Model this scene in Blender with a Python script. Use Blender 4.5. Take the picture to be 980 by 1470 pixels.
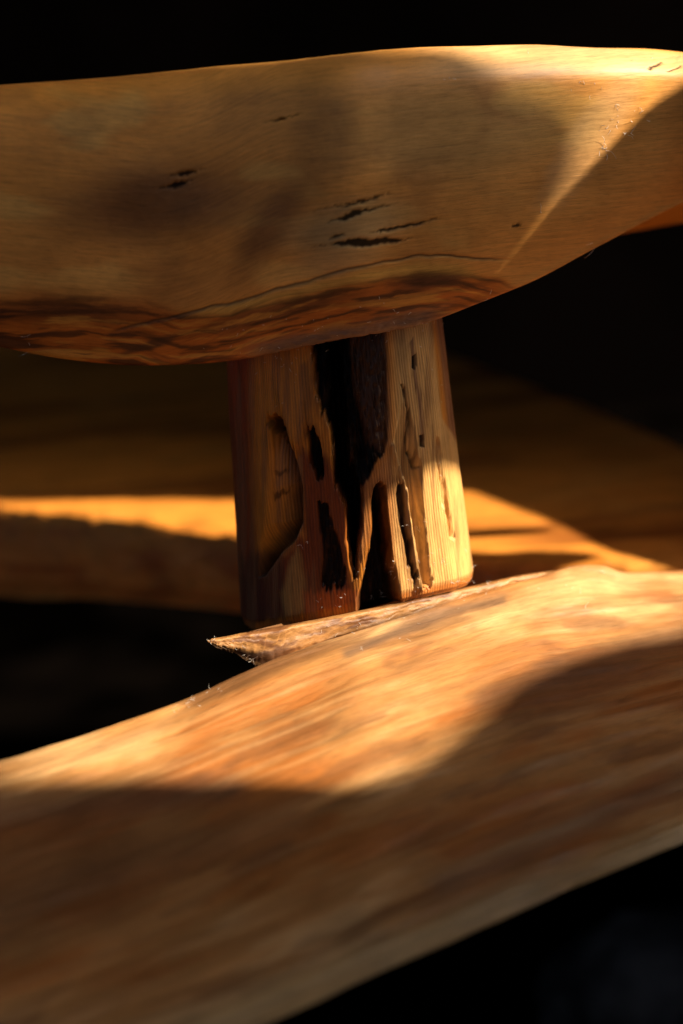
import bpy, math, random
import numpy as np
from mathutils import Vector, Matrix

random.seed(7)
rng = np.random.default_rng(7)
for o in list(bpy.data.objects):
    bpy.data.objects.remove(o)
SC = bpy.context.scene
COL = SC.collection

# ------------------------------------------------------------------ camera
FPX = 3000.0                       # focal length in pixels of the 980 x 1470 photograph
PITCH, ROLL = math.radians(14.0), math.radians(5.2)
CAM = np.array((0.0, 0.0, 0.40))
F = np.array((0, math.cos(PITCH), -math.sin(PITCH)))
R0 = np.array((1.0, 0, 0)); U0 = np.array((0, math.sin(PITCH), math.cos(PITCH)))
RV = math.cos(ROLL) * R0 - math.sin(ROLL) * U0
UV = math.sin(ROLL) * R0 + math.cos(ROLL) * U0
cd = bpy.data.cameras.new('camera')
cam = bpy.data.objects.new('camera', cd); COL.objects.link(cam)
cam.matrix_world = Matrix(((RV[0], UV[0], -F[0], CAM[0]), (RV[1], UV[1], -F[1], CAM[1]),
                           (RV[2], UV[2], -F[2], CAM[2]), (0, 0, 0, 1)))
cd.sensor_fit = 'VERTICAL'; cd.sensor_height = 36.0; cd.sensor_width = 24.0
cd.lens = FPX / 1470 * 36.0
cd.clip_start = 0.01; cd.clip_end = 100
cd.dof.use_dof = True; cd.dof.focus_distance = 0.423; cd.dof.aperture_fstop = 9.5
SC.camera = cam

# ------------------------------------------------------------------ light
SUN_EL, SUN_AZ = math.radians(34), math.radians(-6)     # azimuth measured from +X towards +Y
SUN = np.array((math.cos(SUN_EL) * math.cos(SUN_AZ), math.cos(SUN_EL) * math.sin(SUN_AZ), math.sin(SUN_EL)))
w = bpy.data.worlds.new('World'); SC.world = w; w.use_nodes = True
nt = w.node_tree
sky = nt.nodes.new('ShaderNodeTexSky'); sky.sky_type = 'NISHITA'; sky.sun_disc = False
sky.sun_elevation = SUN_EL; sky.air_density = .5; sky.dust_density = 4.0; sky.ozone_density = .3
sky.sun_rotation = math.pi / 2 - SUN_AZ
bg = nt.nodes['Background']; bg.inputs['Strength'].default_value = 0.07
nt.links.new(sky.outputs[0], bg.inputs['Color'])
sl = bpy.data.lights.new('sun', 'SUN'); sl.energy = 5.0; sl.angle = math.radians(0.6); sl.color = (1.0, 0.84, 0.64)
so = bpy.data.objects.new('sun', sl); COL.objects.link(so)
so.rotation_euler = Vector(SUN).to_track_quat('Z', 'Y').to_euler()
so.location = Vector(SUN) * 2
VS = SC.view_settings
VS.view_transform = 'Standard'; VS.look = 'None'; VS.gamma = 1.0; VS.exposure = 1.4
VS.use_curve_mapping = False
SC.cycles.max_bounces = 8

# ------------------------------------------------------------------ helpers
def ray(px, py):
    px, py = np.broadcast_arrays(np.asarray(px, float), np.asarray(py, float))
    X = (px - 490) / FPX; Y = (735 - py) / FPX
    return X[..., None] * RV + Y[..., None] * UV + F
def P(px, py, d):                                   # pixel + distance along the view axis -> point
    return CAM + ray(px, py) * np.asarray(d, float)[..., None]
def onz(px, py, z):                                 # pixel -> point on a level plane
    r = ray(px, py); t = (z - CAM[2]) / r[..., 2]
    return CAM + r * t[..., None]
def proj(p):
    q = p - CAM; d = q @ F
    return 490 + FPX * (q @ RV) / d, 735 - FPX * (q @ UV) / d, d

def _h(ix, iy, iz, s):
    n = (ix.astype(np.int64) * 374761393 + iy.astype(np.int64) * 668265263 + iz.astype(np.int64) * 2147483647 + s * 974634777) & 0xffffffff
    n = ((n ^ (n >> 13)) * 1274126177) & 0xffffffff
    n = n ^ (n >> 16)
    return (n & 0xffff) / 32767.5 - 1.0
def noise(x, y, z=0.0, s=0):
    x, y, z = np.broadcast_arrays(np.asarray(x, float), np.asarray(y, float), np.asarray(z, float))
    ix, iy, iz = np.floor(x), np.floor(y), np.floor(z)
    fx, fy, fz = x - ix, y - iy, z - iz
    fx, fy, fz = (t * t * (3 - 2 * t) for t in (fx, fy, fz))
    r = 0
    for a in (0, 1):
        for b in (0, 1):
            for c in (0, 1):
                r = r + _h(ix + a, iy + b, iz + c, s) * (fx if a else 1 - fx) * (fy if b else 1 - fy) * (fz if c else 1 - fz)
    return r
def fbm(x, y, z=0.0, s=0, o=4):
    r = 0; a = 0.5
    for k in range(o):
        r = r + a * noise(np.asarray(x) * 2 ** k, np.asarray(y) * 2 ** k, np.asarray(z) * 2 ** k, s + k); a *= 0.5
    return r
def ss(a, b, x):
    t = np.clip((x - a) / (b - a), 0, 1)
    return t * t * (3 - 2 * t)
def sdf(poly, x, y):                                # signed distance, negative inside
    poly = np.asarray(poly, float); n = len(poly)
    d = np.full(x.shape, 1e18); ins = np.zeros(x.shape, bool)
    for i in range(n):
        a, b = poly[i], poly[(i + 1) % n]
        e = b - a; wx, wy = x - a[0], y - a[1]
        t = np.clip((wx * e[0] + wy * e[1]) / max(e @ e, 1e-9), 0, 1)
        d = np.minimum(d, (wx - e[0] * t) ** 2 + (wy - e[1] * t) ** 2)
        c = ((a[1] > y) != (b[1] > y)) & (x < (b[0] - a[0]) * (y - a[1]) / ((b[1] - a[1]) or 1e-9) + a[0])
        ins ^= c
    d = np.sqrt(d)
    return np.where(ins, -d, d)
def pmask(poly, x, y, feather=4.0, bias=0.0):
    return 1 - ss(-feather, feather, sdf(poly, x, y) + bias)
def linedist(pts, x, y):
    pts = np.asarray(pts, float); d = np.full(x.shape, 1e18); tt = np.zeros(x.shape); sd = np.zeros(x.shape)
    for i in range(len(pts) - 1):
        a, b = pts[i], pts[i + 1]; e = b - a
        t = np.clip(((x - a[0]) * e[0] + (y - a[1]) * e[1]) / (e @ e), 0, 1)
        q = (x - a[0] - e[0] * t) ** 2 + (y - a[1] - e[1] * t) ** 2
        m = q < d
        d = np.where(m, q, d); tt = np.where(m, (i + t) / (len(pts) - 1), tt)
        sd = np.where(m, np.sign(e[0] * (y - a[1]) - e[1] * (x - a[0])), sd)
    return np.sqrt(d), tt, sd                       # distance, position along, side
def ell(x, y, cx, cy, rx, ry, ang=0.0):
    a = math.radians(ang); dx, dy = x - cx, y - cy
    u = dx * math.cos(a) + dy * math.sin(a); v = -dx * math.sin(a) + dy * math.cos(a)
    return np.sqrt((u / rx) ** 2 + (v / ry) ** 2)

def crw(n, t, closed=False):                        # Catmull-Rom weights
    t = np.asarray(t, float); W = np.zeros((len(t), n))
    i = np.floor(t).astype(int)
    if not closed: i = np.clip(i, 0, n - 2)
    f = t - i
    c = (-.5 * f + f * f - .5 * f ** 3, 1 - 2.5 * f * f + 1.5 * f ** 3, .5 * f + 2 * f * f - 1.5 * f ** 3, -.5 * f * f + .5 * f ** 3)
    for k in range(4):
        j = i - 1 + k
        j = j % n if closed else np.clip(j, 0, n - 1)
        np.add.at(W, (np.arange(len(t)), j), c[k])
    return W
def surf(ctrl, tr, tc, closed=True):
    return np.einsum('ai,bj,ijk->abk', crw(ctrl.shape[0], tr, closed), crw(ctrl.shape[1], tc), ctrl)
def gnorm(G, closed_r=True, closed_c=False, flip=False):
    def df(A, ax, cl):
        if cl: return np.roll(A, -1, ax) - np.roll(A, 1, ax)
        return np.gradient(A, axis=ax)
    n = np.cross(df(G, 0, closed_r), df(G, 1, closed_c))
    n /= np.maximum(np.linalg.norm(n, axis=-1, keepdims=True), 1e-12)
    return -n if flip else n
def gfaces(nr, nc, closed_r, closed_c):
    r = np.arange(nr if closed_r else nr - 1); c = np.arange(nc if closed_c else nc - 1)
    rr, cc = np.meshgrid(r, c, indexing='ij'); rr = rr.ravel(); cc = cc.ravel()
    r1 = (rr + 1) % nr; c1 = (cc + 1) % nc
    return np.stack((rr * nc + cc, rr * nc + c1, r1 * nc + c1, r1 * nc + cc), 1)

def mesh_obj(name, V, FA, mat, parent=None, attrs=None, smooth=True, extra=None, ref=None):
    V = np.asarray(V, float).reshape(-1, 3); FA = np.asarray(FA)
    v4 = V[FA]; fn = np.cross(v4[:, 2] - v4[:, 0], v4[:, 3] - v4[:, 1]); cn = V.mean(0) if ref is None else ref
    if np.sum(fn * (v4.mean(1) - cn)) < 0:
        FA = FA[:, ::-1]; extra = [np.asarray(e)[::-1] for e in extra] if extra else None
    used = np.unique(FA)
    if extra: used = np.unique(np.concatenate([used] + [np.asarray(e) for e in extra]))
    idx = -np.ones(len(V), int); idx[used] = np.arange(len(used))
    fl = idx[FA].tolist() + ([idx[np.asarray(e)].tolist() for e in extra] if extra else [])
    me = bpy.data.meshes.new(name)
    off = np.asarray(parent.location) if parent is not None else 0
    me.from_pydata((V[used] - off).tolist(), [], fl)
    for k, a in (attrs or {}).items():
        a = np.asarray(a, float)
        if a.ndim and a.shape[-1] == 3 and a.size == len(V) * 3:
            at = me.attributes.new(k, 'FLOAT_VECTOR', 'POINT'); at.data.foreach_set('vector', a.reshape(-1, 3)[used].ravel())
        else:
            at = me.attributes.new(k, 'FLOAT', 'POINT'); at.data.foreach_set('value', a.reshape(-1)[used])
    me.materials.append(mat)
    if smooth: me.shade_smooth()
    me.validate(); me.update()
    o = bpy.data.objects.new(name, me); COL.objects.link(o)
    if parent is not None: o.parent = parent
    return o
def thing(name, label, cat, loc, group=None):
    o = bpy.data.objects.new(name, None); COL.objects.link(o); o.location = loc; o.empty_display_size = .02
    o['label'] = label; o['category'] = cat; o['kind'] = 'thing'
    if group: o['group'] = group
    return o

# ------------------------------------------------------------------ materials
class NB:
    def __init__(s, name):
        s.m = bpy.data.materials.new(name); s.m.use_nodes = True; s.t = s.m.node_tree
        s.b = s.t.nodes['Principled BSDF']
    def n(s, typ, **kw):
        nd = s.t.nodes.new(typ)
        for k, v in kw.items():
            if k.startswith('i_'):
                k = k[2:]; nd.inputs[int(k) if k.isdigit() else k.replace('_', ' ')].default_value = v
            else: setattr(nd, k, v)
        return nd
    def l(s, a, b): s.t.links.new(a, b)
    def attr(s, name): return s.n('ShaderNodeAttribute', attribute_name=name)
    def math(s, op, a, b=None, clamp=False):
        nd = s.n('ShaderNodeMath', operation=op, use_clamp=clamp)
        for i, v in enumerate((a, b)):
            if v is None: continue
            if isinstance(v, (int, float)): nd.inputs[i].default_value = v
            else: s.l(v, nd.inputs[i])
        return nd.outputs[0]
    def mix(s, f, a, b, mode='MIX'):
        nd = s.n('ShaderNodeMix', data_type='RGBA', blend_type=mode)
        for i, v in ((0, f), (6, a), (7, b)):
            if isinstance(v, (int, float)): nd.inputs[i].default_value = v
            elif isinstance(v, tuple): nd.inputs[i].default_value = (*v, 1)
            else: s.l(v, nd.inputs[i])
        return nd.outputs[2]
    def noise(s, vec, scale, detail=4, rough=.55, dist=0.0, mapsc=None):
        if mapsc is not None:
            mp = s.n('ShaderNodeMapping'); mp.inputs['Scale'].default_value = mapsc; s.l(vec, mp.inputs[0]); vec = mp.outputs[0]
        nd = s.n('ShaderNodeTexNoise'); s.l(vec, nd.inputs['Vector'])
        nd.inputs['Scale'].default_value = scale; nd.inputs['Detail'].default_value = detail
        nd.inputs['Roughness'].default_value = rough; nd.inputs['Distortion'].default_value = dist
        return nd.outputs[0]
    def ramp(s, f, stops):
        nd = s.n('ShaderNodeValToRGB'); e = nd.color_ramp.elements
        while len(e) < len(stops): e.new(0.5)
        for q, (p, c) in zip(e, stops):
            q.position = p; q.color = (c, c, c, 1) if isinstance(c, (int, float)) else (*c, 1)
        s.l(f, nd.inputs[0]); return nd.outputs[0]

def wood(name, ring=0.0, fine=1.0, rough=.42, bump=.25, spec=.3):
    """oiled wood: the attribute 'tone' carries the wood's colour plus some painted light and shade, 'gc' runs along/across the grain in
    millimetres, 'streak' says how figured it is, 'burn' where it is charred"""
    k = NB(name)
    gc = k.attr('gc').outputs['Vector']; col = k.attr('tone').outputs['Vector']
    stk = k.attr('streak').outputs['Fac']; burn = k.attr('burn').outputs['Fac']
    a = k.noise(gc, 1.0, 5, .6, .6, (.022, .35, .35))            # broad streaks
    b = k.noise(gc, 1.0, 4, .6, .2, (.09, 1.6, 1.6))             # fibres
    c = k.noise(gc, 1.0, 3, .7, .0, (.35, 4.2, 4.2))             # pores
    d = k.noise(gc, .06, 4, .6, .4)                              # cloudy figure
    fa = k.ramp(a, ((.3, .45), (.5, .95), (.72, 1.25)))
    cc = k.mix(stk, col, fa, 'MULTIPLY')
    dk = k.ramp(a, ((.36, 1.0), (.44, 0.0)))
    cc = k.mix(k.math('MULTIPLY', dk, k.math('MULTIPLY', stk, .55)), cc, (.035, .012, .005))
    cc = k.mix(.5 * fine, cc, k.ramp(b, ((.3, .62), (.5, 1.0), (.7, 1.22))), 'MULTIPLY')
    cc = k.mix(.55 * fine, cc, k.ramp(c, ((.33, .55), (.47, 1.0), (.7, 1.15))), 'MULTIPLY')
    cc = k.mix(.7, cc, k.ramp(d, ((.3, .72), (.5, 1.0), (.7, 1.2))), 'MULTIPLY')
    h = k.math('ADD', k.math('MULTIPLY', b, .5), k.math('MULTIPLY', c, .5))
    if ring:
        sx = k.n('ShaderNodeSeparateXYZ'); k.l(gc, sx.inputs[0])
        wob = k.noise(gc, 1.0, 3, .5, 0, (.03, .12, .12))
        ph = k.math('ADD', k.math('MULTIPLY', sx.outputs[1], 2 * math.pi / ring), k.math('MULTIPLY', wob, 16.0))
        sn = k.math('ADD', k.math('MULTIPLY', k.math('SINE', ph), .5), .5)
        fade = k.ramp(k.noise(gc, 1.0, 3, .5, 0, (.05, .3, .3)), ((.35, .2), (.6, 1.0)))
        cc = k.mix(k.math('MULTIPLY', fade, .72), cc, k.ramp(sn, ((.1, .6), (.55, 1.0), (1, 1.12))), 'MULTIPLY')
        h = k.math('ADD', h, k.math('MULTIPLY', sn, .35))
    cc = k.mix(burn, cc, (.004, .0032, .003))
    k.l(cc, k.b.inputs['Base Color'])
    rr = k.math('ADD', k.math('MULTIPLY', b, .3), rough - .12, True)
    k.l(rr, k.b.inputs['Roughness'])
    k.l(k.math('MULTIPLY', k.math('SUBTRACT', 1.0, k.math('MULTIPLY', burn, .8)), spec), k.b.inputs['Specular IOR Level'])
    bp = k.n('ShaderNodeBump', i_Strength=bump, i_Distance=.0006)
    k.l(h, bp.inputs['Height']); k.l(bp.outputs[0], k.b.inputs['Normal'])
    return k.m

def plain(name, c0, c1, scale, rough=.8, bump=.3, dist=.004):
    k = NB(name); tc = k.n('ShaderNodeTexCoord').outputs['Object']
    n1 = k.noise(tc, scale, 6, .6); n2 = k.noise(tc, scale * .23, 3, .5)
    f = k.ramp(k.math('MULTIPLY', n1, k.math('MULTIPLY', n2, 2.0)), ((.42, 0.0), (.68, 1.0)))
    k.l(k.mix(f, c0, c1), k.b.inputs['Base Color']); k.b.inputs['Roughness'].default_value = rough
    k.b.inputs['Specular IOR Level'].default_value = 0.0
    bp = k.n('ShaderNodeBump', i_Strength=bump, i_Distance=dist); k.l(n1, bp.inputs['Height']); k.l(bp.outputs[0], k.b.inputs['Normal'])
    return k.m
M_slab = wood('oiled slab wood', rough=.5, bump=.18, fine=1.0)
M_peg = wood('split peg wood', ring=.62, rough=.38, bump=.4, spec=.22)
M_low = wood('lower slab wood', rough=.42, bump=.25)
M_far = wood('far board wood', rough=.55, bump=.3, spec=.12)
M_wall = plain('dark timber wall', (.0012, .0009, .0008), (.003, .002, .0016), 3.0)
M_floor = plain('dark stone floor', (.0002, .00015, .0001), (.0018, .0013, .001), 14.0)
k = NB('pale dust fibre'); k.b.inputs['Base Color'].default_value = (.8, .76, .68, 1); k.b.inputs['Roughness'].default_value = .5
M_fib = k.m

def lerpc(base, m, c):
    m = np.clip(m, 0, 1)[..., None]
    return base * (1 - m) + np.array(c) * m

# ------------------------------------------------------------------ the setting
def sheet(name, pts, mat):
    me = bpy.data.meshes.new(name); me.from_pydata(pts, [], [tuple(range(len(pts)))]); me.materials.append(mat)
    o = bpy.data.objects.new(name, me); COL.objects.link(o); o['kind'] = 'structure'; return o
sheet('floor', [(-3, -2, 0), (3, -2, 0), (3, 3, 0), (-3, 3, 0)], M_floor)
sheet('wall', [(-3, 1.9, 0), (2.6, 1.9, 0), (2.6, 1.9, 2.2), (-3, 1.9, 2.2)], M_wall)
sheet('wall', [(-.6, -1.2, .52), (-.6, 1.9, .52), (-.6, 1.9, 2.2), (-.6, -1.2, 2.2)], M_wall)  # unseen side panel, added to hold back fill light from the left
sheet('added_ceiling', [(-1.0, -1.2, 1.3), (1.0, -1.2, 1.3), (1.0, 1.9, 1.3), (-1.0, 1.9, 1.3)], M_wall)  # unseen cover, added to cut the overhead fill light

M_stone = plain('dim grey stone', (.010, .009, .008), (.07, .06, .053), 26.0, rough=.9, bump=.6)
c_ = onz(985, 1430, .028)
uu, vv_ = np.meshgrid(np.linspace(0, 2 * math.pi, 48, endpoint=False), np.linspace(.02, math.pi - .02, 28), indexing='ij')
dirs = np.stack((np.cos(uu) * np.sin(vv_), np.sin(uu) * np.sin(vv_), np.cos(vv_)), -1)
rs = 1 + .35 * fbm(dirs[..., 0] * 1.6 + 4, dirs[..., 1] * 1.6, dirs[..., 2] * 1.6, 301, 4)
SV = dirs * rs[..., None] * (.055, .045, .032) + c_
SV[..., 2] = np.maximum(SV[..., 2], .0)
o = mesh_obj('stone', SV, gfaces(48, 28, True, False), M_stone)
o['label'] = 'dim grey stone lying on the floor below the broad lower slab'; o['category'] = 'stone'; o['kind'] = 'thing'

# ------------------------------------------------------------------ upper slab
xs = np.array([-330, -160, 0, 90, 180, 260, 330, 420, 500, 570, 630, 700, 780, 860, 920, 980, 1080, 1200, 1330], float)
top = np.interp(xs, [-330, 0, 150, 330, 430, 500, 630, 700, 780, 860, 920, 980, 1100, 1330], [150, 122, 110, 92, 84, 77, 67, 64, 63.5, 66, 70, 76, 90, 118])
bot = np.interp(xs, [-330, -160, 0, 90, 180, 260, 330, 430, 500, 630, 700, 780, 860, 920, 980, 1100, 1330], [430, 462, 498, 514, 523, 523, 517, 498, 484, 457, 432, 396, 351, 319, 290, 240, 190])
dep = np.interp(xs, [-330, 0, 330, 500, 700, 980, 1330], [.384, .391, .3955, .3965, .408, .430, .446])
vv = np.array([0, .03, .08, .15, .27, .42, .58, .72, .83, .91, .96, 1.0])
off = np.array([.006, .0022, .0006, .0004, .0014, .0036, .0066, .0100, .0135, .0168, .0190, .0215])
rows = []
rimx = ss(420, 760, xs)
for v, o_ in zip(vv, off):
    o2 = o_ + rimx * np.interp(v, [0, .03, .08, .15], [.006, .0036, .0012, 0])
    rows.append(P(xs, top + (bot - top) * v, dep + o2))
Pb = rows[-1]; Pt = rows[0]
ry = np.interp(xs, [-330, 0, 330, 630, 780, 860, 980, 1100, 1330], [425, 440, 430, 398, 352, 335, 316, 305, 290])
rear = P(xs, ry, np.full_like(xs, .525))
under = [Pb + (0, .008, .0012), Pb * .62 + rear * .38 + (0, 0, .002), Pb * .2 + rear * .8 + (0, 0, .001), rear]
back = [rear + (0, .012, .008), rear + (0, .018, .024)]
tb = Pt + (0, .085, -.014)
back += [tb + (0, .012, -.012), tb, Pt + (0, .045, -.0055), Pt + (0, .012, -.0008)]
ctrl = np.stack(rows + under + back)
nf = len(rows)
tr = np.concatenate((np.linspace(0, nf - 1, 300), np.linspace(nf - 1, ctrl.shape[0], 90)[1:-1]))
NC = 620
tc = np.linspace(0, len(xs) - 1, NC)
G = surf(ctrl, tr, tc)
px, py, dd = proj(G)
front = (np.arange(len(tr)) < 306)[:, None] & np.ones(NC, bool)[None]
Nn = gnorm(G)
cen = G.mean((0, 1)); 
if np.sum(Nn * (G - cen)) < 0: Nn = -Nn
wx = px + 7 * fbm(px / 40, py / 16, 0, 3); wy = py + 4 * fbm(px / 40, py / 16, 0, 9)
# relief: gentle waves of the hand-worked face, the crease, the splits
disp = .0010 * fbm(px / 190, py / 130, 0, 21, 2) + .00003 * fbm(px / 14, py / 9, 0, 33, 3) + .00003 * fbm(px / 60, py / 2.5, 0, 34, 2)
cd_, ct_, cs_ = linedist([(960, 96), (925, 140), (860, 225), (800, 290), (740, 370), (680, 455)], px, py)
left = (cs_ > 0)
disp = disp - front * (.0011 * np.exp(-(cd_ / np.where(left, 60, 45)) ** 2) * (1 - .6 * ct_))
# rough bark-like bottom margin
dbot = np.interp(px, xs, bot) - py
bark = front * (1 - ss(10, 30, dbot + 8 * fbm(px / 30, py / 30, 0, 5))) * ss(330, 400, px + 0 * py) * (1 - ss(600, 660, px)) 
disp += bark * (.0003 * fbm(px / 9, py / 5, 0, 40, 3))
splits = [[(477, 297), (500, 294), (520, 288), (545, 281), (543, 284), (520, 292), (498, 297)],
          [(482, 315), (505, 303), (530, 299), (548, 296), (535, 302), (515, 309), (495, 317)],
          [(543, 330), (565, 326), (590, 320), (611, 317), (608, 321), (585, 326), (560, 332), (545, 334)],
          [(469, 352), (488, 347), (508, 342), (535, 343), (552, 340), (576, 343), (574, 348), (548, 351), (515, 355), (500, 353), (488, 353)],
          [(472, 343), (482, 338), (496, 336), (485, 342)],
          [(253, 250), (262, 245), (278, 244), (281, 248), (268, 252), (256, 253)],
          [(238, 268), (250, 262), (266, 259), (268, 264), (255, 269), (242, 271)],
          [(390, 173), (405, 170), (414, 168), (404, 174)],
          [(735, 322), (745, 320), (749, 324), (742, 327), (736, 326)],
          [(930, 95), (950, 84), (954, 85), (936, 96)], [(958, 98), (978, 88), (979, 91), (962, 99)]]
spl = np.zeros(px.shape); spid = -np.ones(px.shape, int)
jx = px + 2.2 * fbm(px / 6, py / 5, 0, 51, 2); jy = py + 3.4 * fbm(px / 5, py / 6, 0, 57, 2)
for i, pg in enumerate(splits):
    m = pmask(pg, jx, jy, 1.7) * front
    spid = np.where(m > .5, i, spid); spl = np.maximum(spl, m)
for q in ([(440, 306), (477, 297), (545, 281), (566, 276)], [(462, 323), (482, 315), (548, 296), (572, 291)], [(520, 336), (545, 331), (611, 317), (640, 312)],
          [(440, 358), (469, 352), (576, 344), (604, 341)], [(236, 256), (253, 251), (281, 246), (300, 243)], [(222, 274), (238, 269), (268, 260), (284, 256)], [(372, 178), (390, 173), (414, 168), (438, 163)]):
    hd, ht, _ = linedist(q, jx, jy)
    spl = np.maximum(spl, front * .75 * np.exp(-(hd / .9) ** 2) * ss(0, .25, ht) * ss(1, .75, ht))
line = [(150, 480), (205, 465), (250, 455), (300, 441), (350, 432), (400, 415), (440, 405), (500, 385), (550, 375), (600, 366), (650, 367), (700, 372), (748, 376)]
ld, lt, lsd = linedist(line, px + 2 * fbm(px / 25, py / 25, 0, 61), py + 2.5 * fbm(px / 22, py / 25, 0, 62))
crk = np.exp(-(ld / (1.5 + 1.0 * (1 - lt))) ** 2) * ss(0, .04, lt) * (1 - ss(.9, 1, lt)) * front
disp -= np.where(spid >= 8, .0001, .0003) * spl + .0003 * crk
G = G + Nn * disp[..., None]
# the wood's colours, plus a painted sun highlight
tone = np.zeros(G.shape) + (.50, .225, .048)
tone = lerpc(tone, .8 * ss(500, 100, px) * ss(420, 180, py), (.54, .222, .035))
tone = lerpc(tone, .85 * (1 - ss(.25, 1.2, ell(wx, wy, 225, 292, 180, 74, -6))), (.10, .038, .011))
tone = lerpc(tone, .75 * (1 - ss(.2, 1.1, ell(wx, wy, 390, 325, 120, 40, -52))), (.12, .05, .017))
tone = lerpc(tone, .75 * (1 - ss(.3, 1.1, ell(wx, wy, 500, 325, 120, 46, -14))), (.36, .24, .095))
tone = lerpc(tone, .55 * (1 - ss(.3, 1.1, ell(wx, wy, 640, 190, 210, 90, 0))), (.31, .195, .065))
tone = lerpc(tone, .55 * (1 - ss(.3, 1.1, ell(wx, wy, 480, 378, 90, 26, -14))), (.47, .28, .10))
tone = lerpc(tone, .6 * ss(-10, 120, np.where(left, -cd_, cd_)), (.46, .21, .055))
tone = lerpc(tone, .5 * ss(.12, .5, fbm(wx / 120, wy / 60, 0, 215, 3)), (.24, .105, .028))
tone = lerpc(tone, .5 * ss(.12, .5, fbm(wx / 130 + 9, wy / 50, 0, 219, 3)), (.56, .33, .085))
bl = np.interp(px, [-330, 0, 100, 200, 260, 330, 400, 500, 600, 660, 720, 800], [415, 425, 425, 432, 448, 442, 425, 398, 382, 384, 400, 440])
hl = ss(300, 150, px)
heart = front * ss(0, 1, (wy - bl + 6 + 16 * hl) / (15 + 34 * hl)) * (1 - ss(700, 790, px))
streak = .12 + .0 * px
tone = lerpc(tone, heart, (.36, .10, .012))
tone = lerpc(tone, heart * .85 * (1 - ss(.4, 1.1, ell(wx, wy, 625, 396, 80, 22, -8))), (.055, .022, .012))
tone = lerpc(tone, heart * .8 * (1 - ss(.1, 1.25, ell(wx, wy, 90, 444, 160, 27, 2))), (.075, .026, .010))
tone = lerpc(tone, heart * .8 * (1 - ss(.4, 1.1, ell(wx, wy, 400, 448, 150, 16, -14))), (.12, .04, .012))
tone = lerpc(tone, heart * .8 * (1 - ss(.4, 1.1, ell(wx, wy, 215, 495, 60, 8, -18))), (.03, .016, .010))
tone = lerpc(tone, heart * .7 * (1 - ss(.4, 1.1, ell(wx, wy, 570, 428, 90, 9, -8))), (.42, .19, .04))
hs = fbm(px / 95 + 3, (wy - bl) / 8, 0, 201, 5); hs2 = fbm(px / 60, (wy - bl) / 5, 0, 205, 3)
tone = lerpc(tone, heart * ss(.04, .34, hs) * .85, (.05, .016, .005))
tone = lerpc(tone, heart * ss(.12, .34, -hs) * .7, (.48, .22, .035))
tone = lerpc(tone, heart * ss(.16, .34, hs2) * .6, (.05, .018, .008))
tone = lerpc(tone, front * np.exp(-((wy - bl - 2) / 8) ** 2) * ss(230, 330, px) * (1 - ss(640, 720, px)), (.52, .29, .06))
streak = np.maximum(streak, .55 * heart)
tone = lerpc(tone, bark, (.17, .085, .045))
tone = lerpc(tone, .8 * crk, (.05, .022, .008))
tone = tone * 1.27
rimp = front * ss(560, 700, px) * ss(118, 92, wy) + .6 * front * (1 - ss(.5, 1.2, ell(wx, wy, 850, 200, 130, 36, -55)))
tone = lerpc(tone, .7 * rimp, (.62, .40, .19))  # right rim and band painted paler where the sun catches them
al = (px - .0) * .15; ac = (py + .12 * px) * .15
gcv = np.stack((al, np.where(front, ac, G[..., 2] * 1000), np.where(front, 0, G[..., 1] * 1000)), -1)
# the left face shows diagonal figure
lf = ss(420, 200, px)
gcv[..., 1] -= lf * .22 * al
roots = P(500, 480, .46)
US = thing('wooden_slab', 'thick golden slab with rounded face and dark insect splits, resting on the split peg', 'wood slab', tuple(roots))
FA = gfaces(len(tr), NC, True, False)
fsp = spid.ravel()[FA].max(1)
fcount = (spid.ravel()[FA] >= 0).sum(1)
fsp = np.where(fcount >= 3, fsp, -1)
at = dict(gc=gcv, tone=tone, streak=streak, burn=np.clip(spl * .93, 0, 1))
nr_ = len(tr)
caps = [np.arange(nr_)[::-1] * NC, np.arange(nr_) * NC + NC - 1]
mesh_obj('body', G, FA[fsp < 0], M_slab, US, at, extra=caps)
for i in range(len(splits)):
    if (fsp == i).sum() > 3: mesh_obj('split', G, FA[fsp == i], M_slab, US, at)

# ------------------------------------------------------------------ peg
ax_b = P(514, 862, .459); ax_t = ax_b + (0, 0, .068)
rows_n, cols_n = 470, 800
tz = np.linspace(0, 1, rows_n)                      # 0 top, 1 bottom
topc = ax_b + np.array((0, 0, 1.0)) * ((CAM[2] - ax_b[2]) * 0 + .0655)
cx = np.linspace(topc[0], ax_b[0], rows_n); cy = np.linspace(topc[1], ax_b[1], rows_n); cz = np.linspace(topc[2], ax_b[2], rows_n)
rad = np.interp(tz, [0, .03, .08, .3, .6, .9, .955, .985, 1], [.0223, .0226, .02285, .0235, .0244, .0253, .0255, .0251, .0243])
front_frac = 560
th = np.concatenate((np.linspace(-105, 105, front_frac, endpoint=False), np.linspace(105, 255, cols_n - front_frac, endpoint=False)))
thr = np.radians(th)                                # 0 faces the camera, + to the right

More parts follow.
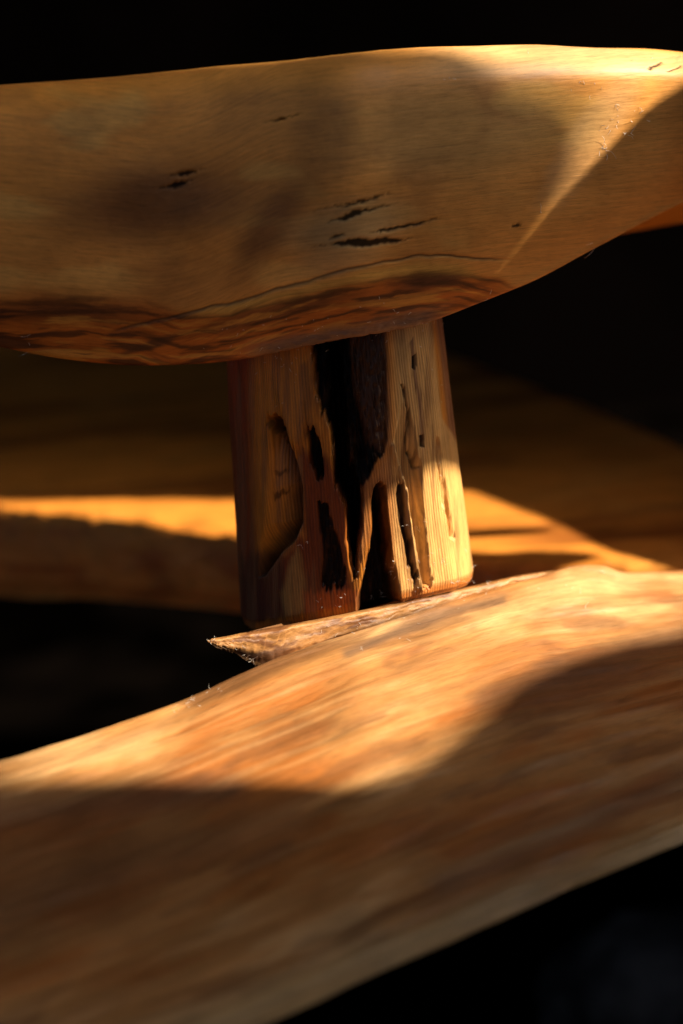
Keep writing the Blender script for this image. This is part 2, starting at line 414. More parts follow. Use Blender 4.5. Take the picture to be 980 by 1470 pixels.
fr = 1 + .018 * np.cos(5 * thr + .6) + .012 * np.cos(3 * thr + 2.0) + .008 * np.cos(8 * thr - 1.0)
rr = rad[:, None] * fr[None]
def pegpos(r):
    return np.stack((cx[:, None] + r * np.sin(thr)[None], cy[:, None] - r * np.cos(thr)[None], cz[:, None] + (.0052 * np.maximum(0, np.cos(thr - .45)) - .0022 * np.maximum(0, -np.sin(thr)))[None] * ss(.55, 1, tz)[:, None] + 0 * r), -1)
Gp = pegpos(rr); px, py, dd = proj(Gp)
fm = ((np.abs(th) < 97)[None] & np.ones(rows_n, bool)[:, None]).astype(float)
jx = px + 2.6 * fbm(px / 9, py / 34, 0, 71, 3) + 1.6 * noise(px / 2.2, py / 26, 0, 73); jy = py + 5 * fbm(px / 5, py / 16, 0, 72, 3) + 6 * noise(px / 2.4, py / 60, 0, 74)
A_char = [(443, 440), (446, 500), (452, 540), (453, 565), (460, 590), (471, 607), (475, 640), (478, 690), (488, 712), (496, 722), (500, 770), (506, 812), (509, 828),
          (513, 800), (520, 745), (520, 705), (524, 694), (535, 675), (544, 660), (552, 650), (556, 630), (556, 600), (554, 540), (551, 490), (548, 440)]
A_core = [(468, 440), (470, 500), (468, 560), (474, 610), (478, 655), (480, 690), (490, 714), (497, 724), (501, 770), (507, 812), (509, 826), (512, 800), (518, 745), (518, 705), (512, 690), (500, 660), (498, 610), (494, 550), (492, 490), (493, 440)]
B_lens = [(441, 617), (450, 611), (457, 628), (463, 655), (464, 682), (459, 693), (449, 676), (443, 650)]
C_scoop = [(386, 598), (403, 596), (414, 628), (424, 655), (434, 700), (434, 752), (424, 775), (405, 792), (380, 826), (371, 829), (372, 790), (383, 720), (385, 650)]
C_pit = [(386, 596), (402, 596), (409, 620), (414, 640), (400, 638), (392, 622), (384, 612)]
D_tong = [(383, 505), (430, 515), (440, 600), (434, 638), (424, 650), (412, 622), (397, 565)]
E_char = [(457, 722), (468, 720), (479, 755), (489, 790), (497, 815), (496, 838), (486, 843), (476, 839), (468, 849), (461, 842), (463, 800), (460, 760)]
G_char = [(538, 698), (547, 691), (554, 702), (557, 740), (561, 785), (567, 810), (573, 845), (578, 905), (512, 905), (513, 858), (518, 838), (524, 815), (531, 785), (535, 755), (533, 725)]
H_crk = [(570, 690), (577, 692), (580, 720), (582, 750), (586, 772), (589, 795), (593, 815), (599, 833), (593, 833), (586, 810), (577, 770), (570, 740), (567, 712)]
I_tro = [(574, 553), (580, 575), (592, 612), (597, 640), (604, 670), (608, 720), (612, 770), (617, 815), (621, 840), (606, 846), (600, 815), (594, 775), (588, 735), (582, 700), (570, 655), (566, 630), (571, 600)]
L_grv = [(626, 628), (631, 640), (634, 670), (641, 705), (648, 745), (652, 775), (646, 772), (640, 735), (634, 705), (628, 665)]
K1 = [(592, 512), (597, 508), (598, 525), (595, 531), (592, 528)]
K2 = [(602, 625), (608, 624), (609, 642), (603, 642)]
mA = pmask(A_char, jx, jy, 1.6) * fm; mAc = pmask(A_core, jx, jy, 7, 2) * fm
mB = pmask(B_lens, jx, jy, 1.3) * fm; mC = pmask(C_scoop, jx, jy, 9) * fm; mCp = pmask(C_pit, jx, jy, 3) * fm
mD = pmask(D_tong, jx, jy, 6) * fm; mE = pmask(E_char, jx, jy, 1.6) * fm; mG = pmask(G_char, jx, jy, 1.6) * fm
mH = pmask(H_crk, jx, jy, 1.6) * fm; mI = pmask(I_tro, jx, jy, 1.5) * fm; mL = pmask(L_grv, jx, jy, 2.2) * fm
mK = np.maximum(pmask(K1, px, py, 1.2), pmask(K2, px, py, 1.2)) * fm
# inward relief in metres
sC = -sdf(C_scoop, px, py)
bnd = np.interp(py, [440, 490, 540, 600, 630, 650, 660, 700, 745, 828], [548, 551, 554, 556, 556, 552, 544, 521, 520, 510])
dep_p = mA * (.0005 + .0034 * ss(0, 48, bnd - px)) * (.8 + .5 * fbm(px / 9, py / 50, 0, 81, 3) * ss(10, 40, bnd - px)) + .010 * mAc
# scoop: deepest at its right wall, shelving out to the left
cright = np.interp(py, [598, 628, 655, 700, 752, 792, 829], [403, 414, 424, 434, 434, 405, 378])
dep_p += mC * .0055 * np.exp(-(np.maximum(cright - px, 0) / 30) ** 2) * ss(-2, 8, sC) + .0022 * mCp
dep_p += .0018 * mB + .0007 * mE * (.7 + .6 * fbm(px / 6, py / 40, 0, 83, 3)) + .0065 * mG * ss(0, 16, -sdf(G_char, px, py) + 4) + .0007 * mH + .0006 * mK
dep_p += np.maximum.reduce((mA, mE, mG, mB)) * (.0005 * fbm(px / 5, py / 34, 0, 86, 3) + .0003 * noise(px / 2.5, py / 9, 0, 88))
dep_p -= .0009 * mD * ss(505, 640, py)
dep_p += mI * .0024 * ss(553, 690, py) * np.clip(ss(0, 9, -sdf(I_tro, px, py) + 3), .2, 1) + .0009 * mL
lens2 = pmask([(425, 690), (458, 700), (462, 845), (440, 868), (428, 800)], jx, jy, 8) * fm
pd_, pt_, ps_ = linedist([(575, 552), (583, 585), (590, 610), (588, 640), (601, 672)], jx, jy)
thin = np.exp(-(pd_ / 1.6) ** 2) * fm
dep_p += .0007 * thin
rdg, rdt, _ = linedist([(564, 640), (574, 668), (583, 700), (588, 755), (597, 815), (603, 846)], px + 1.5 * noise(px / 3, py / 20, 0, 76), py)
ridge = np.exp(-(rdg / 3.2) ** 2) * fm
dep_p -= .0007 * ridge * (1 - mH)
dep_p += -.00009 * fbm(th[None] * 2.1 + 0 * px, py / 90, 0, 91, 3) - .00035 * fbm(th[None] / 9 + 0 * px, py / 120, 0, 92, 2)
Gp = pegpos(rr - dep_p)
base = np.zeros(Gp.shape) + (.52, .195, .022)
tone = lerpc(base, ss(380, 352, px - .02 * (py - 520)) * fm + (1 - fm), (.24, .045, .005))  # shade of the left facet painted as dark red
tone = lerpc(tone, ss(20, 0, np.interp(py, [470, 640, 840], [618, 636, 672]) - px - 6) * .0, (.2, .1, .06))
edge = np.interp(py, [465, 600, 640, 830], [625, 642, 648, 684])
tone = lerpc(tone, .75 * ss(-3, 3, px - edge) * ss(660, 610, py), (.17, .075, .045))  # facet turned away: its shade painted dark above the sunlit part
tone = lerpc(tone, .55 * pmask([(360, 520), (440, 500), (445, 560), (470, 605), (476, 690), (440, 690), (430, 600), (420, 780), (370, 830), (360, 700)], jx, jy, 10), (.52, .18, .015))
red = pmask([(428, 640), (470, 660), (497, 705), (503, 830), (516, 868), (430, 885), (350, 890), (345, 830), (400, 800), (436, 770)], jx, jy, 9) * fm
tone = lerpc(tone, .92 * red, (.14, .022, .003))
tone = lerpc(tone, .8 * pmask([(340, 800), (370, 790), (402, 805), (415, 850), (405, 895), (340, 895)], jx, jy, 10) * fm, (.08, .02, .007))
tone = lerpc(tone, .8 * pmask([(418, 800), (425, 790), (432, 800), (440, 840), (436, 880), (408, 885), (404, 850)], jx, jy, 5) * fm, (.36, .19, .05))
tone = lerpc(tone, .9 * pmask([(436, 850), (515, 845), (518, 872), (440, 882)], jx, jy, 5) * fm, (.42, .09, .012))
tone = lerpc(tone, .75 * pmask([(520, 700), (556, 655), (566, 645), (570, 700), (572, 770), (575, 830), (560, 780), (550, 695), (535, 705), (532, 770), (508, 830), (514, 780)], jx, jy, 5) * fm, (.27, .115, .04))
tone = lerpc(tone, .55 * pmask([(572, 690), (584, 690), (600, 835), (584, 850), (574, 800)], jx, jy, 5) * fm, (.22, .10, .055))
tone = lerpc(tone, .75 * mI, (.25, .155, .06))  # trough's shade painted in as olive brown
tone = lerpc(tone, .6 * mL, (.36, .16, .045))  # narrow groove's shade painted as a darker orange
tone = lerpc(tone, .8 * ridge, (.66, .42, .17))  # sunlit highlight painted pale along the ridge
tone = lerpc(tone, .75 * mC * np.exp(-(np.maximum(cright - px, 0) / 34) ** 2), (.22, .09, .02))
tone = lerpc(tone, .85 * mC * ss(36, 8, cright - px + 5 * fbm(px / 12, py / 20, 0, 85)), (.06, .022, .008))  # shade and dark stain painted along the scoop's right wall
tone = lerpc(tone, .8 * pmask([(430, 520), (442, 520), (447, 570), (444, 615), (432, 650), (436, 600)], jx, jy, 5) * fm, (.2, .08, .02))
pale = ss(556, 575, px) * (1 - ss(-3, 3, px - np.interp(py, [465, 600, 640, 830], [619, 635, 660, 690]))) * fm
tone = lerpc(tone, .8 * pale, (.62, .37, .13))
kd, kt, ks = linedist([(591, 490), (595, 520), (600, 560), (604, 600), (606, 632)], jx, jy)
tone = lerpc(tone, .8 * np.exp(-(kd / (2.5 + 1.5 * np.sin(3 * kt))) ** 2) * fm, (.10, .035, .025))
cham = ss(.952, .975, tz)[:, None] * np.ones(cols_n)[None]
tone = lerpc(tone, .85 * cham * (1 - red), (.45, .13, .018))
# scorched skin right of the hollow: dark brown rather than black
sk = pmask([(508, 470), (552, 470), (556, 600), (553, 650), (536, 640), (524, 600), (512, 560)], jx, jy, 6) * fm
burn = np.clip(np.maximum.reduce((mA * (1 - .72 * sk), mB, mCp * .75, mE * .96, pmask(G_char, jx, jy, 5, 2) * fm * .98, mH * .92, mK * .9, thin * .7)), 0, 1)
halo = np.maximum.reduce([pmask(q, jx, jy, 9, -4) for q in (A_char, B_lens, E_char, G_char, H_crk)]) * fm
hs = fbm(px / 14, py / 60, 0, 95, 3)
tone = lerpc(tone, halo * (.7 + .5 * hs), (.13, .036, .008))
tone = lerpc(tone, ss(.12, .4, fbm(px / 9, py / 220, 0, 97, 3)) * .55 * fm, (.20, .085, .03))
tone = lerpc(tone, sk, (.07, .03, .014))
dcr = pmask([(388, 680), (404, 678), (404, 684), (390, 686)], jx, jy, 2) + pmask([(389, 708), (410, 706), (400, 716), (390, 718)], jx, jy, 2)
burn = np.clip(burn + .6 * dcr * fm, 0, 1) * (1 - .10 * ss(.1, .5, fbm(px / 6, py / 30, 0, 89, 3)))
lab = np.where(mA > .5, 1, np.where(mB > .5, 2, np.where(mE > .5, 3, np.where(mG > .5, 4, np.where(mH > .5, 5, np.where(mI > .5, 6, np.where(mC > .5, 7, 0)))))))
arc = (np.where(th > 180, th - 360, th))[None] * math.pi / 180 * 24 + 0 * px
gcv = np.stack((np.repeat(cz[:, None] * 1000, cols_n, 1), arc, 0 * px), -1)
PG = thing('split_peg', 'short upright wooden peg with a charred central split, between two slabs', 'wood peg', tuple(ax_b))
FA = gfaces(rows_n, cols_n, False, True)
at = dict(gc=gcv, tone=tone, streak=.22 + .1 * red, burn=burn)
fl = np.where((lab.ravel()[FA] == lab.ravel()[FA][:, :1]).all(1), lab.ravel()[FA][:, 0], 0)
caps = [np.arange(cols_n), (rows_n - 1) * cols_n + np.arange(cols_n)[::-1]]
mesh_obj('body', Gp, FA[fl == 0], M_peg, PG, at, extra=caps)
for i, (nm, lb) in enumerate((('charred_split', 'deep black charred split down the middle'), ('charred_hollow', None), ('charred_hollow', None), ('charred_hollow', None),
                              ('charred_crack', None), ('groove', 'groove in the sunlit side, its shade painted olive brown'), ('scoop', 'carved shallow scoop, shade and dark stain painted on its right wall')), 1):
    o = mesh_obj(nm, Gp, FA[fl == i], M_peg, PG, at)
    if lb: o['label'] = lb

# ------------------------------------------------------------------ lower slab
xs = np.array([-420, -220, 0, 110, 200, 265, 320, 380, 450, 520, 600, 680, 760, 820, 862, 895, 940, 1000, 1120, 1300], float)
top = np.interp(xs, [-420, -220, 0, 110, 200, 265, 320, 380, 450, 520, 600, 680, 760, 820, 862, 895, 940, 1000, 1120, 1300],
                [1210, 1152, 1094, 1060, 1030, 1006, 981, 955, 928, 905, 881, 857, 833, 814, 812, 821, 821, 817, 800, 770])
bot = np.interp(xs, [-420, 0, 380, 500, 700, 980, 1300], [1790, 1630, 1470, 1417, 1326, 1211, 1075])
dt = np.interp(xs, [-420, 0, 265, 320, 520, 680, 860, 1000, 1300], [.345, .385, .407, .420, .434, .446, .462, .480, .52])
db = np.interp(xs, [-420, 0, 500, 980, 1300], [.285, .300, .325, .362, .40])
vv = np.array([0, .025, .07, .14, .25, .4, .55, .7, .83, .92, .97, 1.0])
ts = np.interp(xs, [-420, 0, 265, 520, 760, 1000, 1300], [1210, 1094, 1006, 905, 835, 813, 770])
dts = np.interp(xs, [-420, 0, 265, 520, 700, 1000, 1300], [.340, .378, .400, .423, .443, .478, .52])
rows = []
for v in vv:
    e_ = math.exp(-(v / .09) ** 2); dt = dts; tq = ts + (top - ts) * e_
    d_ = dt + (db - dt) * v - .007 * math.sin(math.pi * v) + .0035 * max(0, 1 - v / .05) * 1.0 + .004 * max(0, (v - .93) / .07)
    rows.append(P(xs, tq + (bot - tq) * v, d_))
Pt, Pb = rows[0], rows[-1]
under = [Pb + (0, .006, .0005), Pb + (0, .03, -.004), Pb + (0, .09, -.010)]
bk = Pt + (0, .055, -.034)
back = [bk + (0, -.004, -.010), bk, Pt + (0, .036, -.0165), Pt + (0, .012, -.0042)]
ctrl = np.stack(rows + under + back); nf = len(rows)
tr = np.concatenate((np.linspace(0, nf - 1, 230), np.linspace(nf - 1, ctrl.shape[0], 80)[1:-1])); NC = 520
tc = np.linspace(0, len(xs) - 1, NC)
G = surf(ctrl, tr, tc); px, py, dd = proj(G)
Nn = gnorm(G)
if np.sum(Nn * (G - G.mean((0, 1)))) < 0: Nn = -Nn
front = ((np.arange(len(tr)) < 234)[:, None] & np.ones(NC, bool)[None]).astype(float)
V_ = np.interp(np.arange(len(tr)), np.arange(230), np.interp(np.linspace(0, nf - 1, 230), np.arange(nf), vv))[:, None] + 0 * px
du = np.linalg.norm(np.diff(G, axis=1), axis=2); al = np.concatenate((np.zeros((len(tr), 1)), np.cumsum(du, 1)), 1) * 1000
ac = V_ * 115
disp = .0007 * fbm(px / 210 + py / 500, py / 120, 0, 121, 3) + .0007 * fbm(al / 30, ac / 5, 0, 122, 3) + .00012 * fbm(al / 6, ac / 1.2, 0, 123, 3)
G = G + Nn * (disp * (front * .8 + .2))[..., None]
tone = np.zeros(G.shape) + (.40, .19, .06)
f1 = fbm(al / 34, ac / 13, 0, 131, 5); f2 = fbm(al / 16 + 7, ac / 6, 0, 132, 5)
tone = lerpc(tone, ss(.0, .34, f1) * .9, (.33, .11, .022))
tone = lerpc(tone, ss(.08, .36, -f1) * .8, (.56, .33, .14))
tone = lerpc(tone, ss(.08, .42, f2) * .6, (.17, .075, .028))
tone = lerpc(tone, ss(.05, .35, fbm(al / 70, ac / 2.2, 0, 135, 4)) * .25, (.22, .09, .028))
tone = lerpc(tone, ss(.1, .4, fbm(al / 55 + 3, ac / 1.6, 0, 137, 3)) * .2, (.58, .36, .16))
# greyed dark streaks of the wood itself
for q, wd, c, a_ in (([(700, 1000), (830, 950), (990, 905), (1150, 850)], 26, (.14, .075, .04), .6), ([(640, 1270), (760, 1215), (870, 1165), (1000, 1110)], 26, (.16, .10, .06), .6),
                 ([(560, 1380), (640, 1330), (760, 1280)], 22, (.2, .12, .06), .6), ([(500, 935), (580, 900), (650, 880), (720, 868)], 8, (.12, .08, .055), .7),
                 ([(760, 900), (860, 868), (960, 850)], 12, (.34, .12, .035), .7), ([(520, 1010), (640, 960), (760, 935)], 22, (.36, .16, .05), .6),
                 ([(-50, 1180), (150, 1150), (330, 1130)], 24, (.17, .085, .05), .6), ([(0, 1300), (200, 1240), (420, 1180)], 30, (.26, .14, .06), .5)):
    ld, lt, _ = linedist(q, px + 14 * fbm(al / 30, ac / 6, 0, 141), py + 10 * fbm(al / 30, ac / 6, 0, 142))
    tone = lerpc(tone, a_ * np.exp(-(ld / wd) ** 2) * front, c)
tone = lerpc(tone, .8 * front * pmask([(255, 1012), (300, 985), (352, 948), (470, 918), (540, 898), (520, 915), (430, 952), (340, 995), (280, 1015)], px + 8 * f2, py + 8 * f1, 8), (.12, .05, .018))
tone = lerpc(tone, .65 * front * (1 - ss(.3, 1.15, ell(px + 40 * f1, py + 40 * f2, 60, 1260, 330, 130, -20))), (.13, .05, .018))  # lower-left shade deepened by a painted dark patch
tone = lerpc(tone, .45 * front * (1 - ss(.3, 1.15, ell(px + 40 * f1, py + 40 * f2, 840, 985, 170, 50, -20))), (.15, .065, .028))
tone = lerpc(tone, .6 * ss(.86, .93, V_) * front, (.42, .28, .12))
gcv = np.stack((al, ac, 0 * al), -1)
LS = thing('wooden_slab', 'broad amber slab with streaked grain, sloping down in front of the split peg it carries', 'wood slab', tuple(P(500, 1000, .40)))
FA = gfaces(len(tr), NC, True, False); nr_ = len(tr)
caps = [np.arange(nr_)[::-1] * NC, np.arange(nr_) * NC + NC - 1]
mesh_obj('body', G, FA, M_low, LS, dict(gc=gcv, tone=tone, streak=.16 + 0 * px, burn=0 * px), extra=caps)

# splintered lip that overhangs the hollow left of the peg
ol_t = np.array([(297, 919), (308, 916), (330, 912), (360, 906), (400, 899), (450, 890), (520, 876), (590, 861), (640, 850), (700, 836), (760, 824), (810, 818)], float)
ol_b = np.array([(299, 922), (309, 929), (330, 936), (352, 946), (385, 962), (440, 945), (520, 918), (590, 897), (640, 882), (700, 864), (760, 846), (810, 834)], float)
n = 380
s_ = np.linspace(0, len(ol_t) - 1, n); W = crw(len(ol_t), s_)
T = W @ ol_t; B = W @ ol_b
dl = np.interp(T[:, 0], [296, 360, 430, 520, 600, 680, 760, 810], [.4155, .4185, .4230, .4300, .4378, .4472, .4578, .464])
secs = []
NF = 34
for f_ in np.linspace(0, 1, NF):
    q = T * (1 - f_) + B * f_
    rag = 2.0 * fbm(s_ * 2.5, f_ * 2, 0, 6, 3) + .5 * noise(s_ * 11, f_ * 2, 0, 8)
    q = q + np.stack((1.5 * rag, 2.0 * rag * min(1, 3 * f_)), 1)
    relief = .0006 * fbm(T[:, 0] / 60, f_ * 3 + T[:, 0] / 60, 0, 15, 3) + .00012 * noise(T[:, 0] / 40, f_ * 11, 0, 19) + .00005 * noise(T[:, 0] / 5, f_ * 20, 0, 20)
    secs.append(P(q[:, 0], q[:, 1], dl + .0025 * max(0, 1 - f_ / .12) ** 2 - .0006 * math.sin(math.pi * f_) + relief))
bb = secs[-1] + np.stack((.016 * ss(420, 296, T[:, 0]), np.full(n, .022), np.full(n, -.004)), 1)
tt_ = secs[0] + np.stack((.018 * ss(420, 296, T[:, 0]), np.full(n, .022), np.full(n, -.0095)), 1)
Lp = np.stack(secs + [bb, tt_])
lx, ly, _ = proj(Lp)
FF = np.concatenate((np.linspace(0, 1, NF), (1, 0)))[:, None] + 0 * lx
tone = np.zeros(Lp.shape) + (.36, .175, .055)
ln = fbm(lx / 40, FF * 6, 0, 25, 4)
tone = lerpc(tone, ss(.02, .34, ln), (.15, .06, .02))
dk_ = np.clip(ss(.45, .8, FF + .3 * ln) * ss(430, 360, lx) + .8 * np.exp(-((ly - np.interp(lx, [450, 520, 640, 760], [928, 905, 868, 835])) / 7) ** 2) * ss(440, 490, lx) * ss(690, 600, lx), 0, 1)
gcv = np.stack((Lp[..., 0] * 1000, Lp[..., 2] * 2000, Lp[..., 1] * 1000), -1)
FA = gfaces(NF + 2, n, True, False)
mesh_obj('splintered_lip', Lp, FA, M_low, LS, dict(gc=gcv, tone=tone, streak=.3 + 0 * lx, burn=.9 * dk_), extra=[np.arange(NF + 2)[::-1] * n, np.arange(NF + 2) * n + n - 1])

# ------------------------------------------------------------------ far board
ZT = .40 - .150
xs = np.array([-420, -200, 0, 100, 200, 345, 480, 620, 760, 900, 1040, 1200], float)
fy = np.interp(xs, [-420, 0, 100, 200, 345, 480, 620, 1200], [690, 728, 737, 750, 774, 796, 800, 830])
by = np.interp(xs, [-420, 0, 345, 560, 640, 800, 980, 1200], [420, 430, 440, 470, 512, 562, 640, 745])
Fr = onz(xs, fy, ZT); Bk = onz(xs, by, ZT)
th_ = np.interp(xs, [-420, 0, 345, 700, 1200], [.031, .026, .0184, .016, .016])[:, None]
zz = np.array([0, 0, 1.0])
rows = [Fr + (0, .004, 0), Fr + (0, -.0005, 0) - zz * th_ * .08, Fr + (0, -.0025, 0) - zz * th_ * .27, Fr + (0, -.003, 0) - zz * th_ * .6, Fr + (0, -.001, 0) - zz * th_ * .88, Fr + (0, .003, 0) - zz * th_,
        Fr * .5 + Bk * .5 - zz * th_, Bk + (0, -.003, 0) - zz * th_, Bk + (0, 0, -.013), Bk + (0, -.004, 0), Fr * .3 + Bk * .7, Fr * .6 + Bk * .4, Fr * .85 + Bk * .15, Fr * .95 + Bk * .05 + (0, .002, 0)]
ctrl = np.stack(rows)
tr = np.concatenate((np.linspace(0, 5, 70, endpoint=False), np.linspace(5, 9, 30, endpoint=False), np.linspace(9, 14, 130, endpoint=False)))
NC = 320; tc = np.linspace(0, len(xs) - 1, NC)
G = surf(ctrl, tr, tc); px, py, dd = proj(G)
Nn = gnorm(G)
if np.sum(Nn * (G - G.mean((0, 1)))) < 0: Nn = -Nn
near = np.exp(-((tr % 14) / 4.0) ** 2)[:, None] + np.exp(-((14 - tr) / .8) ** 2)[:, None]
X, Y, Z = (G[..., i] * 1000 for i in range(3))
disp = near * (.0026 * fbm(X / 16, Y / 11, Z / 8, 161, 4)) + .0006 * fbm(X / 60, Y / 40, 0, 162, 3)
G = G + Nn * disp[..., None]
f1 = fbm(X / 90, Y / 22, Z / 9, 171, 4)
tone = np.zeros(G.shape) + (.66, .245, .036)
tone = lerpc(tone, ss(.0, .35, f1) * .85, (.24, .07, .012))
tone = lerpc(tone, ss(.1, .4, fbm(X / 40, Y / 12 + 8, Z / 9, 175, 4)) * .6, (.68, .30, .06))
tone = lerpc(tone, np.clip(1 - np.abs(tr - 3) / 2.6, 0, 1)[:, None] + 0 * px, (.72, .21, .038))  # front face painted redder and brighter in place of bounced light
tone = lerpc(tone, ss(.0, .4, fbm(X / 30, Y / 30, Z / 7, 177, 4)) * np.clip(1 - np.abs(tr - 3) / 2.6, 0, 1)[:, None], (.42, .09, .016))
gcv = np.stack((X, Y + .15 * X, Z), -1)
FB = thing('wooden_board', 'long orange brown board with rough front edge lying behind the peg', 'board', tuple(onz(400, 700, ZT)))
FA = gfaces(len(tr), NC, True, False); nr_ = len(tr)
caps = [np.arange(nr_)[::-1] * NC, np.arange(nr_) * NC + NC - 1]
mesh_obj('body', G, FA, M_far, FB, dict(gc=gcv, tone=tone, streak=.35 + 0 * px, burn=0 * px), extra=caps)

# ------------------------------------------------------------------ unseen slabs added right of the view, outlines cut to shape the sun patches
M_blocker = wood('sun blocker wood', rough=.6, bump=.4, spec=.3)
def standing(name, label, outline, x0, thick, parts=()):
    """an added sun-blocking slab standing upright on the floor; the outline is (y, z) in millimetres"""
    root = thing(name, label, 'wood slab', (x0, outline[0][0] / 1000, 0), 'added sun blockers')
    for nm, ol, th_k in [('body', outline, thick)] + list(parts):
        ol = np.asarray(ol, float) / 1000; m = []
        for i in range(len(ol)):
            a, b = ol[i], ol[(i + 1) % len(ol)]; n_ = max(1, int(np.linalg.norm(b - a) / .008))
            m += [a + (b - a) * q / n_ for q in range(n_)]
        m = np.array(m); n_ = len(m); off = .0012 * np.stack((noise(m[:, 0] * 90, m[:, 1] * 90, 0, 3), noise(m[:, 0] * 90, m[:, 1] * 90, 5, 4)), 1)
        off[m[:, 1] < .001] = 0; m = m + off
        V = np.concatenate((np.c_[np.full(n_, x0), m], np.c_[np.full(n_, x0 + th_k), m]))
        q = np.arange(n_); FAq = np.stack((q, (q + 1) % n_, (q + 1) % n_ + n_, q + n_), 1)
        at = dict(gc=V[:, [2, 1, 0]] * 1000, tone=np.zeros(V.shape) + (.06, .03, .014), streak=np.full(len(V), .5), burn=np.zeros(len(V)))
        mesh_obj(nm, V, FAq, M_blocker, root, at, smooth=False, extra=[q[::-1], q + n_])
    return root
def along_sun(pts, x):                                # slide an outline designed at x = .25 along the sun's rays
    q_ = (x - .25) * 1000; sh = np.array((math.tan(SUN_AZ) * q_, math.tan(SUN_EL) / math.cos(SUN_AZ) * q_))
    return [tuple(np.array(p, float) + sh) for p in pts]
XN, XT = .60, .85
standing('sun_blocker', 'added light-blocking slab with a long drooping arm near its top, right of the peg',
         [(40, 0), (296, 0), (302, 250), (305, 480), (318, 491), (345, 489), (362, 482), (380, 475), (398, 467), (411, 457), (452, 462), (452, 480), (440, 484), (427, 487.5), (417, 492), (412, 491), (407, 489), (402, 483), (394, 491),
          (380, 500), (40, 502)], .25, .012)
standing('sun_blocker', 'added light-blocking slab with a deep curved bite, behind the one with an arm',
         [(20, 0), (470 + math.tan(SUN_AZ) * 350, 0)] + along_sun([(470, 330), (455, 343), (435, 360), (406, 383), (393, 395), (379, 407), (366, 415), (352, 419), (339, 423), (330, 428), (324, 434),
          (322, 442), (324, 450), (324, 465), (319, 481), (316, 500)], XN) + [(20, 740)], XN, .014)
standing('sun_blocker', 'tallest added light-blocking slab, standing upright behind the bitten one', [(60, 0), (225, 0), (235, 700)] +
         along_sun([(305, 492), (360, 490), (400, 486), (401, 485), (402, 492), (404, 497), (406, 503), (407, 507), (404.5, 513), (399.5, 520), (395, 527), (394.5, 536), (396.5, 540), (391, 548), (386, 560), (382, 600), (382, 640)], XT) + [(60, 1060)], XT, .015)
standing('sun_blocker', 'added light-blocking slab with two drooping prongs, right of the long board',
         [(470, 0), (1100, 0), (1100, 700), (690, 700), (660, 580), (620, 505), (618, 495), (614, 478), (606, 463), (599, 444), (596, 415), (591, 393), (572, 387), (541, 379), (514, 372), (498, 366), (484, 358), (470, 345)], .25, .012,
         [('shade_prong', [(690, 690), (546, 560), (544, 398), (541, 388), (537, 386), (534, 389), (535, 402), (536, 562), (688, 699)], .009), ('shade_prong', [(688, 640), (519, 560), (517, 390), (512, 381), (506, 380), (502, 386), (503, 563), (690, 660)], .009)])  # hanging prongs added to cast two shadow stripes on the far board

# ------------------------------------------------------------------ dust fibres and wood hairs caught on the rough places
bpy.context.view_layer.update()
dg = bpy.context.evaluated_depsgraph_get()
def hit(x, y):
    d = Vector(ray(x, y)).normalized(); r = SC.ray_cast(dg, Vector(CAM) + d * .05, d)
    return (np.array(r[1]), np.array(r[2]), r[4]) if r[0] else None
FV, FF_ = [], []
def fibre(p0, d0, length, rad, curl):
    d = np.array(d0, float); d /= np.linalg.norm(d); p = np.array(p0, float); k0 = len(FV); nseg = 9
    bend = rng.normal(size=3) * curl
    for i in range(nseg + 1):
        a = np.cross(d, (.3, .5, .8)); a /= np.linalg.norm(a); b = np.cross(d, a)
        r = rad * (1 - .6 * i / nseg)
        for q in range(3):
            FV.append(p + r * (a * math.cos(q * 2.094) + b * math.sin(q * 2.094)))
        p = p + d * length / nseg; d = d + bend / nseg + rng.normal(size=3) * .12; d /= np.linalg.norm(d)
    for i in range(nseg):
        for q in range(3):
            FF_.append((k0 + i * 3 + q, k0 + i * 3 + (q + 1) % 3, k0 + (i + 1) * 3 + (q + 1) % 3, k0 + (i + 1) * 3 + q))
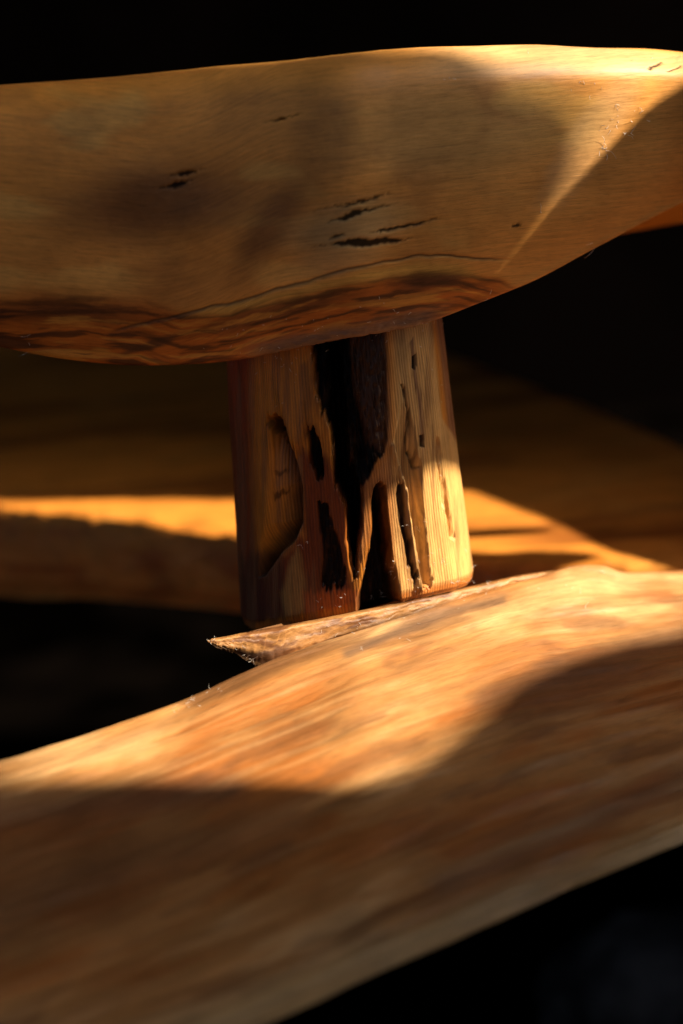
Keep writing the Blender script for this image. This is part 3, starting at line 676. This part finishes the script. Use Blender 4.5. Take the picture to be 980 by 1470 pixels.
SPOTS = [(885, 175, 9, 34, .9), (868, 215, 7, 8, 2.2), (902, 192, 5, 8, 1.4), (905, 155, 7, 25, 1.0), (840, 125, 6, 25, .8), (645, 115, 3, 9, .9), (776, 302, 2, 3, 1.2),
         (700, 428, 3, 14, 1.4), (855, 350, 2, 6, 3.0), (620, 464, 6, 14, .6), (420, 490, 26, 70, .6), (560, 466, 16, 50, .6), (330, 512, 14, 60, .6), (30, 502, 6, 30, 1.8),
         (675, 828, 8, 12, 1.4), (655, 838, 6, 10, 1.2), (600, 852, 5, 20, 1.0), (545, 862, 6, 18, 1.4), (480, 878, 5, 40, .9), (440, 786, 3, 8, 1.3), (595, 755, 8, 10, 1.2),
         (610, 800, 8, 18, .8), (640, 800, 8, 25, .7), (560, 810, 8, 15, .8), (517, 820, 6, 10, .7), (480, 850, 9, 30, .6), (300, 920, 8, 8, 1.0), (335, 936, 8, 18, 1.0),
         (350, 945, 8, 14, 1.0), (300, 985, 12, 22, .9), (270, 1003, 14, 14, .9), (250, 1013, 8, 14, .9), (700, 840, 12, 30, 1.0), (790, 822, 14, 60, 1.1), (860, 815, 6, 20, 1.0),
         (600, 880, 10, 60, .8), (500, 905, 10, 60, .8), (650, 62, 2, 10, .8), (800, 64, 3, 60, .8), (920, 72, 4, 20, .8), (652, 560, 8, 40, .5), (668, 700, 6, 40, .5), (430, 560, 6, 30, .8)]
for (x, y, c, sp, ln_) in SPOTS:
    for _ in range(c):
        h = hit(x + rng.normal() * sp * .6, y + rng.normal() * sp * .45)
        if h is None or h[2].name.startswith(('wall', 'floor', 'added_ceiling')): continue
        nrm = h[1] if h[1] @ F < 0 else -h[1]
        dd_ = rng.normal(size=3); dd_ -= nrm * (dd_ @ nrm) * .8; dd_ += nrm * .25
        fibre(h[0] + nrm * .00004, dd_, ln_ * .001 * rng.uniform(.5, 1.6), rng.uniform(.000025, .00005) * (1.5 if y < 330 and x > 760 else 1), 1.6)
o = mesh_obj('dust_fibres', np.array(FV), np.array(FF_), M_fib)
o['kind'] = 'stuff'; o['label'] = 'fine pale dust fibres clinging to the slabs and peg'; o['category'] = 'dust'
